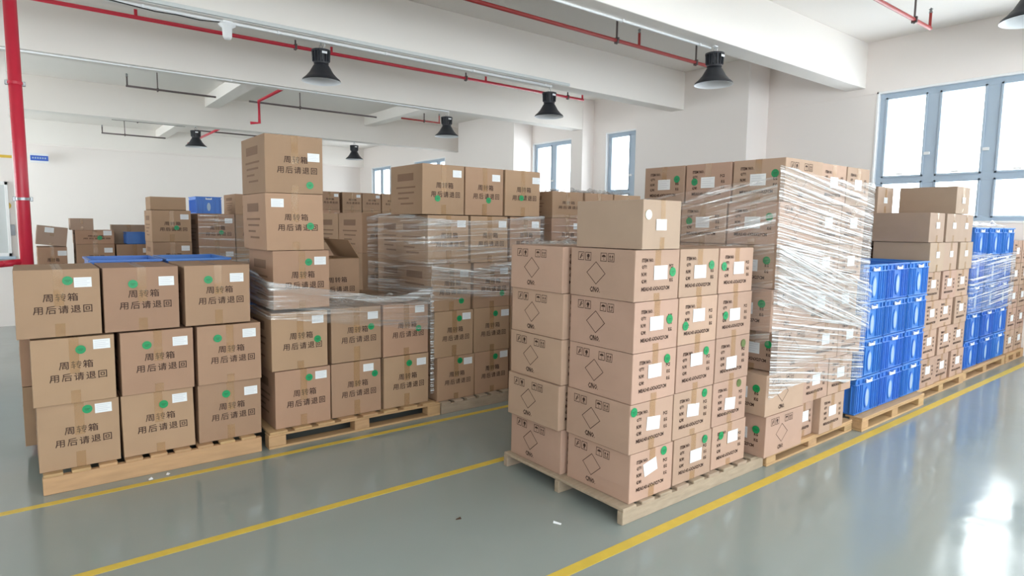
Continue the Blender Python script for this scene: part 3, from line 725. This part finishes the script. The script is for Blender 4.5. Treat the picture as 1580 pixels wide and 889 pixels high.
for r in range(5):
    for c in range(3):
        dx = (0.008, -0.006, 0.004, 0.006, 0.0)[r]
        st, lb = CST[(r, c)]
        carton('export', 2.492+c*0.386+dx, 2.152+0.006*((r*3+c) % 3), CZ[r], 'pink-brown export carton, centre block, front %s column, %s layer' % (['left', 'middle', 'right'][c], ORD[r] if r < 4 else 'fifth'), G2, st, lb, H=0.275,
               stc='o' if (r, c) in ((2, 2), (1, 2)) else 'g', labrot=-0.22 if (r, c) == (0, 0) else (0.08 if r == 1 else 0))
        carton('export', 2.455+c*0.386+dx*2, 2.670, CZ[r], 'export carton in the rear row of the centre block, %s column, %s layer' % (['left', 'middle', 'right'][c], ORD[r]), G2, None, (.5, .45), H=0.275)
carton('export', 2.528, 2.135, CZ[5], 'lone plain-sided carton on top of the centre block, pale dot', 'topmost carton', (.13, .30), (.45, .55), W=0.318, H=0.262, stc='p') if False else None
# the single carton on top has no icon print: plain body
carton('plain', 2.528, 2.14, CZ[5], 'lone plain-sided carton on top of the centre block, pale round sticker', None, (.13, .30), (.45, .50), W=0.318, D=0.49, H=0.262, stc='p')
crumple('crumpled white stretch film on the rear left carton of the centre block', 2.47, 2.84, 2.70, 3.12, 1.477, 0.045, 15)

# ============================================================ wrapped block W
pallet('pale pallet with open front under the film-wrapped block', 3.835, 5.10, 2.11, 3.30, 0.092, 'plank')
WX = [3.73, 3.715, 3.83, 3.72, 3.755, 3.76, 3.80]
for r in range(7):
    z = 0.094+r*0.2795; x0 = WX[r]
    for k in range(3):
        carton('export', x0, 2.075+k*0.383, z, 'film-wrapped carton turned sideways, %s layer, %s from the aisle' % (ORD[r] if r < 6 else 'top', ['first', 'second', 'third'][k]), G2, (.82, .35) if k != 1 else (.2, .45), (.5, .48), H=0.277, rot=1)
    ws = ((0.26, 0.37) if r == 0 else (0.37, 0.37)); xx = x0+0.505
    for k in range(2):
        carton('export', xx, 2.09+(0.05 if (r == 0 and k == 0) else 0), z, 'film-wrapped carton with its end to the aisle, %s layer, %s' % (ORD[r] if r < 6 else 'top', ('left', 'right')[k]), G2, None, (.5, .45), H=0.277, W=ws[k])
        xx += ws[k]+0.012
film('dense shiny stretch film across the aisle face of the tall seven-layer block', [(3.715, 2.064), (3.73, 2.056), (5.085, 2.056), (5.088, 2.5)],
     lambda f: 0.50+0.05*math.sin(f*7), lambda f: 1.99-0.05*math.sin(f*3), 'film_heavy', 31, amp=0.008, nz=130, slope=-0.14)
film('thin stretch film on the shaded left face of the seven-layer block', [(3.712, 3.20), (3.703, 2.060)],
     lambda f: 1.05-0.2*f, lambda f: 1.80+0.12*f, 'film_mid', 36, amp=0.006, nz=80, slope=0.20)
film('outer slanting turn of stretch film across the middle of the seven-layer block', [(3.71, 2.042), (5.09, 2.042)],
     lambda f: 1.12-0.30*f, lambda f: 1.50-0.32*f, 'film_heavy', 64, amp=0.008, nz=70, slope=-0.30)

# ============================================================ blue crate block, next cartons
pallet('pallet under the first block of blue crates', 5.125, 6.41, 2.045, 3.25, 0.112, 'plank')
for c, xc in enumerate((5.338, 5.792, 6.255)):
    for r in range(4):
        crate(xc, 2.105, 0.114+r*0.302, 'blue crate of the first crate block, %s column, %s layer' % (['left', 'middle', 'right'][c], ORD[r] if r < 3 else 'top'), 'blue crates on the right', j=RND.uniform(-.006, .006))
for c, xc in enumerate((5.338, 5.792, 6.255)):
    crate(xc, 2.72, 0.114, 'rear crate of the first crate block, %s column, bottom' % ['left', 'middle', 'right'][c], 'blue crates on the right', detail=False) if False else None
pallet('pallet under the brown cartons between the two crate blocks', 6.43, 7.70, 2.115, 3.2, 0.112, 'plank')
KX = (6.50, 6.895, 7.300)
for r in range(6):
    for c in range(3):
        carton('export' if r < 4 else 'plain', KX[c]+(0.0, 0.012, -0.006)[r % 3], 2.125+0.012*((r+c) % 2), 0.114+r*0.2745, 'carton between the two blue crate blocks, %s column, %s layer' % (['left', 'middle', 'right'][c], ORD[r]), G2, None, (.5, .42), W=0.368, D=0.488, H=0.272)
    for c in range(2):
        carton('export', KX[c]-0.02, 2.64, 0.114+r*0.2745, 'rear carton between the two crate blocks, %s column, %s layer' % (['left', 'middle'][c], ORD[r]), G2, H=0.272)
carton('plain', 7.07, 2.12, 0.114+6*0.2745, 'carton crowning the stack in front of the big window, lit end', None, None, (.5, .5), W=0.375, D=0.50, H=0.262)
carton('plain', 6.655, 2.66, 0.114+6*0.2745, 'smaller carton behind and left of the crowning one by the big window', None, None, (.5, .5), W=0.37, D=0.46, H=0.262)
pallet('pallet under the second, wrapped block of blue crates', 7.73, 9.22, 2.13, 3.3, 0.112, 'plank')
for c, xc in enumerate((8.01, 8.52, 8.99)):
    for r in range(5):
        crate(xc+(0.03 if r == 4 else 0), 2.15, 0.114+r*0.305, 'blue crate of the second, wrapped block, %s column, %s layer' % (['left', 'middle', 'right'][c], ORD[r] if r < 4 else 'top'), 'blue crates on the right')
film('stretch film band round the second block of blue crates', [(7.765, 2.8), (7.765, 2.125), (9.25, 2.125), (9.25, 2.8)], lambda f: 0.72, lambda f: 1.36+0.02*math.sin(9*f), 'film_heavy', 77, amp=0.008, slope=0.05)
crumple('white film cover bunched on top of the second crate block', 7.85, 9.1, 2.20, 2.72, 1.645, 0.08, 23)
pallet('last pallet on the right, against the window wall', 9.26, 10.0, 2.13, 3.2, 0.112, 'plank')
for r in range(5):
    for c in range(2):
        carton('export', (9.275, 9.655)[c], 2.16, 0.114+r*0.2745, 'carton on the last pallet by the window wall, %s column, %s layer' % (('left', 'right')[c], ORD[r]), G2, None, (.5, .45), H=0.272, W=0.352)

# ============================================================ back storage rows
def col(x, y, levels, W, lab, kind='turn', D=0.55, st=True, z0=0.123):
    z = z0
    for i, h in enumerate(levels):
        carton(kind, x, y, z, lab % (ORD[i] if i < len(levels)-1 or len(levels) == 1 else 'top'), 'cartons stored at the back', (.62, .55) if st else None, (.83, .2), W=W, H=h-0.002, D=D)
        z += h
    return z
pallet('low pallet at the back near the red pipe', 0.04, 1.26, 8.95, 10.1, 0.12, 'stringer', 'pallet_wood_grey')
col(0.07, 9.0, [0.40, 0.40, 0.36], 0.28, 'dark reddish carton nearest the red pipe, %s of its column', st=False)
carton('plain', 0.06, 9.0, 1.302, 'tilted carton crowning the column nearest the red pipe', 'cartons stored at the back', None, (.4, .2), W=0.29, D=0.4, H=0.22, tilt=(0, 0.12))
col(0.44, 9.0, [0.42, 0.40, 0.37, 0.168], 0.39, 'carton in the low back stack left of the blue bin, %s')
carton('plain', 0.40, 9.05, 1.480, 'small torn carton on the low back stack', 'cartons stored at the back', W=0.23, D=0.35, H=0.14)
col(0.85, 9.0, [0.40, 0.40, 0.385], 0.39, 'carton under the blue bin at the back, %s of its column')
carton('plain', 0.86, 9.42, 1.307, 'grey-looking flat carton behind the blue bin', 'cartons stored at the back', W=0.38, D=0.45, H=0.24) if False else None
crate(1.07, 9.04, 1.307, 'small blue bin on the low back stack', None, detail=False, sc=0.5)
carton('plain', 0.84, 9.37, 1.307, 'flat carton behind the small blue bin', 'cartons stored at the back', W=0.38, D=0.18, H=0.24)
pallet('pallet under the tall open carton at the back', 1.08, 1.56, 7.95, 8.9, 0.12, 'stringer', 'pallet_wood_grey')
col(1.10, 8.0, [0.44, 0.44, 0.36, 0.36], 0.40, 'carton below the raised flaps at the back, %s of its column')
def tall_flaps():
    root = thing('open_carton_flaps', 'tall raised carton collar standing on the back column', 'carton', (1.28, 8.2, 1.722), 0)
    mb = MB(); W, D, H = 0.36, 0.34, 0.15; e = 0.006
    for a in ((-W/2, W/2, -D/2, -D/2+e), (-W/2, W/2, D/2-e, D/2), (-W/2, -W/2+e, -D/2+e, D/2-e), (W/2-e, W/2, -D/2+e, D/2-e)): mb.box(*a, 0, H, 'cardboard')
    mb.box(-W/2, W/2, -D/2, D/2, 0, 0.005, 'cardboard')
    mb.build('body', root)
tall_flaps()
pallet('pallet under the wrapped cartons seen left of the tower', 1.56, 2.42, 7.95, 9.1, 0.12, 'stringer', 'pallet_wood_grey')
col(1.575, 8.0, [0.39, 0.39, 0.39, 0.40], 0.405, 'wrapped carton left of the tower at the back, left column, %s')
col(1.99, 8.0, [0.39, 0.39, 0.39, 0.40, 0.245], 0.405, 'wrapped carton left of the tower at the back, right column, %s')
film('stretch film on the back cartons seen left of the tower', [(1.57, 7.98), (2.41, 7.98)], lambda f: 1.1, lambda f: 1.68, 'film_light', 90, amp=0.008)
pallet('pallet at the back carrying the bright blue crate', 2.3, 3.0, 12.15, 13.3, 0.12, 'stringer', 'pallet_wood_grey')
col(2.34, 12.2, [0.40, 0.40, 0.40, 0.42], 0.50, 'carton under the bright blue crate at the back, %s', st=False)
crate(2.59, 12.2, 1.742, 'bright blue crate standing high at the back', None, detail=True)
pallet('long pallet at the back below the far narrow window', 4.5, 6.3, 11.95, 13.0, 0.12, 'stringer', 'pallet_wood_grey')
for c, x in enumerate((4.55, 5.02, 5.45, 5.88)):
    col(x, 12.0, [0.43, 0.43, 0.43, 0.45, 0.36], 0.41, 'carton in the high back row below the narrow window, %s column' % ['first', 'second', 'third', 'fourth'][c]+', %s', st=False)

# ============================================================ pipes, lamps and wiring
def pipe_run(label, x0, x1, y, z, r, m, drops, heads, ends=True, group='thin sprinkler pipes under the ceiling'):
    root = thing('sprinkler_pipe', label, 'pipe', (x0, y, z), 0, group)
    mb = MB(); mb.tube([(0, 0, 0), (x1-x0, 0, 0)], r, m, 12); mb.build('pipe', root, True)
    for x in drops:
        mb = MB(); mb.box(x-x0-0.008, x-x0+0.008, -0.008, 0.008, -r-0.02, ZC-z, 'pipe_dark'); mb.box(x-x0-0.014, x-x0+0.014, -r-0.008, r+0.008, -r-0.012, r+0.012, 'pipe_dark', 0.003); mb.build('hanger', root)
    for x in heads:
        mb = MB(); mb.tube([(x-x0, 0, 0), (x-x0, 0, 0.16)], r*0.75, m, 8); mb.lathe([(0.02, 0.16), (0.012, 0.19), (0.022, 0.20), (0.004, 0.215)], 'steel', 10, (x-x0, 0, 0)); mb.build('sprinkler_head', root)
    return root
pipe_run('red sprinkler pipe running behind the second ceiling beam', -2.0, 7.82, 8.05, 3.80, 0.022, 'pipe_red', [2.78, 5.35, 7.45], [1.05, 3.25, 5.72, 7.80])
pipe_run('red sprinkler pipe just behind the nearest beam, above the middle lamp', 0.5, 7.72, 5.27, 3.80, 0.022, 'pipe_red_dull', [5.65, 7.2], [6.05, 7.70])
pipe_run('short red sprinkler pipe at the top right, in front of the beam', 3.5, 8.0, 2.78, 3.82, 0.020, 'pipe_red_dull', [7.55], [7.98])
pipe_run('dark sprinkler pipe in the bay behind the third beam, left length', 1.49, 2.95, 12.98, 3.95, 0.018, 'pipe_dark', [1.98], [1.51])
pipe_run('dark sprinkler pipe in the bay behind the third beam, middle length', 3.55, 6.25, 12.98, 3.95, 0.018, 'pipe_dark', [4.55], [])
pipe_run('reddish sprinkler pipe in the bay behind the third beam, right length', 6.72, 7.72, 12.70, 3.95, 0.018, 'pipe_red_dull', [7.3], [7.70])
pipe_run('upper dark sprinkler pipe in the farthest bay', 1.68, 3.22, 17.4, 3.95, 0.018, 'pipe_dark', [2.2], [])
pipe_run('lower dark sprinkler pipe in the farthest bay', 1.71, 3.24, 20.3, 3.95, 0.020, 'pipe_dark', [2.25], [1.73])
pipe_run('dark sprinkler pipe in the farthest bay, right length', 3.55, 6.9, 18.0, 3.95, 0.018, 'pipe_dark', [6.0], [6.85])
def free_pipe(label, pts, r, m, name='sprinkler_pipe'):
    mb = MB(); mb.tube(pts, r, m, 10)
    return tag(mb.build(name, None, True), label, 'pipe', None)
free_pipe('red cross pipe with a drop, in the bay behind the third beam', [(3.72, 10.9, 3.97), (3.72, 12.93, 3.97), (3.72, 12.93, 3.55), (3.55, 12.93, 3.53)], 0.028, 'pipe_red')
free_pipe('red cross pipe in the farthest bay above the back lamp', [(3.95, 15.7, 3.93), (3.95, 21.0, 3.93)], 0.03, 'pipe_red')

def riser():
    root = thing('red_riser_pipe', 'thick bright red vertical fire pipe at the far left', 'pipe', (-0.02, 7.05, 0))
    mb = MB(); mb.tube([(0, 0, 0), (0, 0, ZB+0.2)], 0.049, 'pipe_red', 24); mb.build('pipe', root, True)
    for z in (1.78, 2.78):
        mb = MB(); mb.lathe([(0.052, -0.012), (0.056, -0.012), (0.056, 0.012), (0.052, 0.012)], 'steel' if z < 2 else 'pipe_red', 24, (0, 0, z)); mb.box(0.045, 0.072, -0.012, 0.012, z-0.02, z+0.02, 'steel', 0.003); mb.box(-0.072, -0.045, -0.012, 0.012, z-0.02, z+0.02, 'steel', 0.003); mb.build('clamp', root)
    mb = MB(); mb.lathe([(0.085, 0), (0.085, 0.02), (0.052, 0.02), (0.052, 0.05)], 'pipe_red', 24); mb.build('floor_flange', root)
    mb = MB(); mb.tube([(-0.03, 0, 1.22), (-0.25, 0, 1.20), (-0.55, 0, 1.20)], 0.03, 'pipe_red', 12); mb.lathe([(0.05, -0.02), (0.05, 0.02)], 'pipe_red', 14, (-0.12, 0, 1.21)); mb.build('branch_pipe', root, True)
    return root
riser()

def lamp_meshes():
    mb = MB()
    out = [(0.055, 0.215), (0.075, 0.20), (0.098, 0.165), (0.135, 0.10), (0.178, 0.05), (0.212, 0.022), (0.222, 0.0)]
    mb.lathe(out, 'lamp_black', 40, cap=False)
    inn = [(r-0.004, z-0.001) for r, z in reversed(out)]
    mb.lathe(inn, 'lamp_white', 40, cap=False)
    mb.lathe([(0.222, 0.0), (0.218, -0.001)], 'lamp_white', 40, cap=False); mb.lathe([(0.001, 0.10), (0.09, 0.10), (0.09, 0.12), (0.001, 0.12)], 'lamp_white', 24, cap=False)
    shade = mb.mesh('reflector', True)
    mb = MB(); mb.lathe([(0.05, 0.19), (0.085, 0.20), (0.085, 0.34), (0.06, 0.35), (0.001, 0.352)], 'lamp_black', 24, cap=False)
    for k in range(14):
        a = 2*PI*k/14; c, s_ = math.cos(a), math.sin(a); t = (-s_*0.004, c*0.004)
        p = lambda r, q, z: (r*c+q*t[0], r*s_+q*t[1], z)
        mb.mesh_([p(.07, -1, .21), p(.10, -1, .23), p(.105, -1, .34), p(.07, -1, .34), p(.07, 1, .21), p(.10, 1, .23), p(.105, 1, .34), p(.07, 1, .34)],
                 [(0, 1, 2, 3), (7, 6, 5, 4), (0, 4, 5, 1), (1, 5, 6, 2), (2, 6, 7, 3), (3, 7, 4, 0)], 'lamp_black')
    mb.lathe([(0.108, 0.335), (0.108, 0.355), (0.001, 0.358)], 'lamp_black', 24, cap=False)
    mb.box(-0.03, 0.03, -0.112, -0.107, 0.30, 0.325, 'lamp_white')
    hous = mb.mesh('driver_housing')
    return shade, hous
LS, LH = lamp_meshes()
def lamp(x, y, z, label, top=ZB):
    r = thing('high_bay_lamp', label, 'lamp', (x, y, z), 0, 'black high-bay lamps')
    link('reflector', LS, r); link('driver_housing', LH, r)
    mb = MB(); n = 10; mb.tube([(0.022*math.cos(2*PI*k/n), 0, 0.385+0.03*math.sin(2*PI*k/n)) for k in range(n)], 0.0035, 'steel', 6, True)
    mb.tube([(0, 0, 0.41), (0, 0, top-z)], 0.004, 'steel', 6); mb.box(-0.03, 0.03, -0.02, 0.02, top-z-0.012, top-z, 'plastic_white', 0.003)
    mb.tube([(0.02, 0, 0.36), (0.05, 0, 0.42), (0.03, 0, top-z)], 0.0035, 'plastic_white', 6)
    mb.build('hook', r)
lamp(2.80, 7.25, 3.24, 'black bell lamp left of centre, hanging under the second beam')
lamp(6.42, 4.44, 3.26, 'black bell lamp hanging under the nearest beam, biggest of the lamps')
lamp(6.33, 7.25, 3.24, 'black bell lamp under the second beam, nearer the windows')
lamp(6.30, 10.12, 3.24, 'black bell lamp under the third beam, above the five-high stack')
lamp(3.06, 15.42, 3.25, 'small distant black lamp above the back cartons at left')
lamp(6.79, 15.42, 3.25, 'small distant black lamp right of the tower top')
lamp(6.36, 1.49, 3.26, 'lamp cut off by the right edge of the photo')

def conduit(x0, x1, y, label, dz=0.0, r=0.012):
    root = thing('cable_conduit', label, 'conduit', (x0, y, ZB+dz))
    mb = MB(); mb.tube([(0, 0, -r), (x1-x0, 0, -r)], r, 'plastic_white', 10); mb.build('pipe', root, True)
    x = 0.4
    while x < x1-x0:
        mb = MB(); mb.box(x-0.012, x+0.012, -0.022, 0.022, -2*r-0.004, 0, 'plastic_white', 0.003); mb.build('clip', root); x += 1.3
conduit(-2.0, 6.42, 4.50, 'white conduit on the underside of the nearest beam')
conduit(-2.0, 6.33, 7.20, 'white conduit on the underside of the second beam', r=0.015)
conduit(-0.5, 6.30, 10.05, 'white conduit on the underside of the third beam')
mb = MB(); mb.box(0.1, 6.6, 7.085, 7.119, ZB+0.005, ZB+0.045, 'panel_grey', 0.003); tag(mb.build('cable_trunking'), 'pale grey cable trunking along the lower edge of the second beam', 'trunking')
# white siren / detector under the second beam, with its black cable
def detector():
    r = thing('ceiling_detector', 'white bell-shaped detector under the second beam, near the red pipe', 'detector', (1.77, 7.2, ZB-0.03))
    mb = MB(); mb.lathe([(0.001, 0.0), (0.085, 0.0), (0.085, -0.015), (0.05, -0.04), (0.045, -0.13), (0.030, -0.155), (0.001, -0.16)], 'plastic_white', 24, cap=False); mb.build('housing', r, True)
    mb = MB(); mb.box(-0.05, 0.05, -0.03, 0.03, -0.004, 0.03, 'plastic_white', 0.004); mb.build('base_plate', r)
detector()
mb = MB(); mb.tube([(0.55, 7.14, 3.68), (0.85, 7.16, 3.665), (1.1, 7.15, 3.645), (1.3, 7.16, 3.655), (1.5, 7.17, 3.65), (1.72, 7.18, 3.675)], 0.006, 'cable_black', 8)
tag(mb.build('power_cable', None, True), 'black cable drooping along the second beam to the white detector', 'cable')

# ============================================================ far left: office wall fittings
def office_window():
    r = struct(bpy.data.objects.new('window_12', None)); COL.objects.link(r); r.location = (-1.0, 11.9, 1.05)
    mb = MB(); mb.box(-0.9, 0.80, -0.05, 0.0, 0, 0.05, 'white_trim', 0.004); mb.box(-0.9, 0.80, -0.05, 0, 1.05, 1.10, 'white_trim', 0.004)
    mb.box(0.76, 0.80, -0.05, 0, 0, 1.1, 'white_trim', 0.004); mb.box(-0.9, -0.86, -0.05, 0, 0, 1.1, 'white_trim', 0.004); mb.box(-0.9, 0.84, -0.12, -0.03, -0.04, 0.0, 'alu_frame', 0.004); mb.build('window_frame', r)
    mb = MB(); mb.box(-0.86, 0.76, -0.03, -0.022, 0.05, 1.05, 'panel_grey'); mb.build('window_pane', r)
office_window()
mb = MB(); mb.box(-3.4, -0.13, 11.888, 11.9, 2.50, 2.54, 'yellow_paint'); trim(mb)
mb = MB(); mb.mesh_([(-0.23+0.055*math.cos(2*PI*k/20), 11.88, 1.80+0.055*math.sin(2*PI*k/20)) for k in range(20)]+[(-0.23+0.055*math.cos(2*PI*k/20), 11.9, 1.80+0.055*math.sin(2*PI*k/20)) for k in range(20)], [tuple(reversed(range(20)))]+[(k, (k+1) % 20, 20+(k+1) % 20, 20+k) for k in range(20)], 'yellow_paint')
tag(mb.build('round_sign'), 'small round yellow sign on the white office wall at far left', 'sign')
mb = MB(); mb.box(-0.24, -0.15, 11.86, 11.9, 1.36, 1.52, 'switch_grey', 0.004); tag(mb.build('switch_box'), 'grey switch box on the white office wall at far left', 'switch box')
mb = MB(); mb.box(-0.25, -0.20, 11.88, 11.9, 1.60, 1.68, 'sign_blue', 0.003); tag(mb.build('small_plate'), 'small blue plate between the round sign and the switch box', 'sign')
def wall_sign():
    r = thing('wall_sign', 'blue and white sign high on the back wall beside the red pipe', 'sign', (0.36, ROOM_Y1-0.36, 3.30))
    mb = MB(); mb.box(-0.21, 0.21, -0.02, 0, -0.13, 0.13, 'plastic_white', 0.004); mb.build('backing', r)
    mb = MB(); mb.box(-0.20, 0.20, -0.026, -0.02, -0.07, 0.07, 'sign_blue', 0.002)
    for k in range(6): mb.box(-0.16+k*0.055, -0.125+k*0.055, -0.028, -0.026, -0.02, 0.025, 'plastic_pale')
    mb.build('blue_panel', r)
    mb = MB(); mb.box(-0.01, 0.01, 0, 0.36, 0.0, 0.02, 'steel'); mb.build('bracket', r)
wall_sign()
# litter on the floor
def scrap(x, y, w, h, a, lab, m='label_white'):
    o = MB(); o.mesh_([(-w, -h, 0.001), (w, -h, 0.004), (w*0.8, h, 0.010), (-w*0.7, h, 0.002), (-w, -h, 0.0), (w, -h, 0.0), (w*0.8, h, 0.0), (-w*0.7, h, 0.0)], [(0, 1, 2, 3), (4, 7, 6, 5), (0, 4, 5, 1), (1, 5, 6, 2), (2, 6, 7, 3), (3, 7, 4, 0)], m)
    ob = o.build('paper_scrap', None, False, (x, y, 0)); ob.rotation_euler = (0, 0, a); tag(ob, lab, 'scrap')
scrap(2.17, 2.36, 0.006, 0.022, 0.5, 'white paper scrap on the floor left of the centre pallet')
scrap(1.77, 2.72, 0.016, 0.004, -0.3, 'dark splinter on the floor left of the white scrap', 'seam')
scrap(0.52, 4.30, 0.012, 0.008, 0.2, 'white crumb on the floor in front of the left pallet, left one', 'label_white')
scrap(0.62, 4.32, 0.010, 0.008, 0.9, 'white crumb on the floor in front of the left pallet, right one', 'label_white')
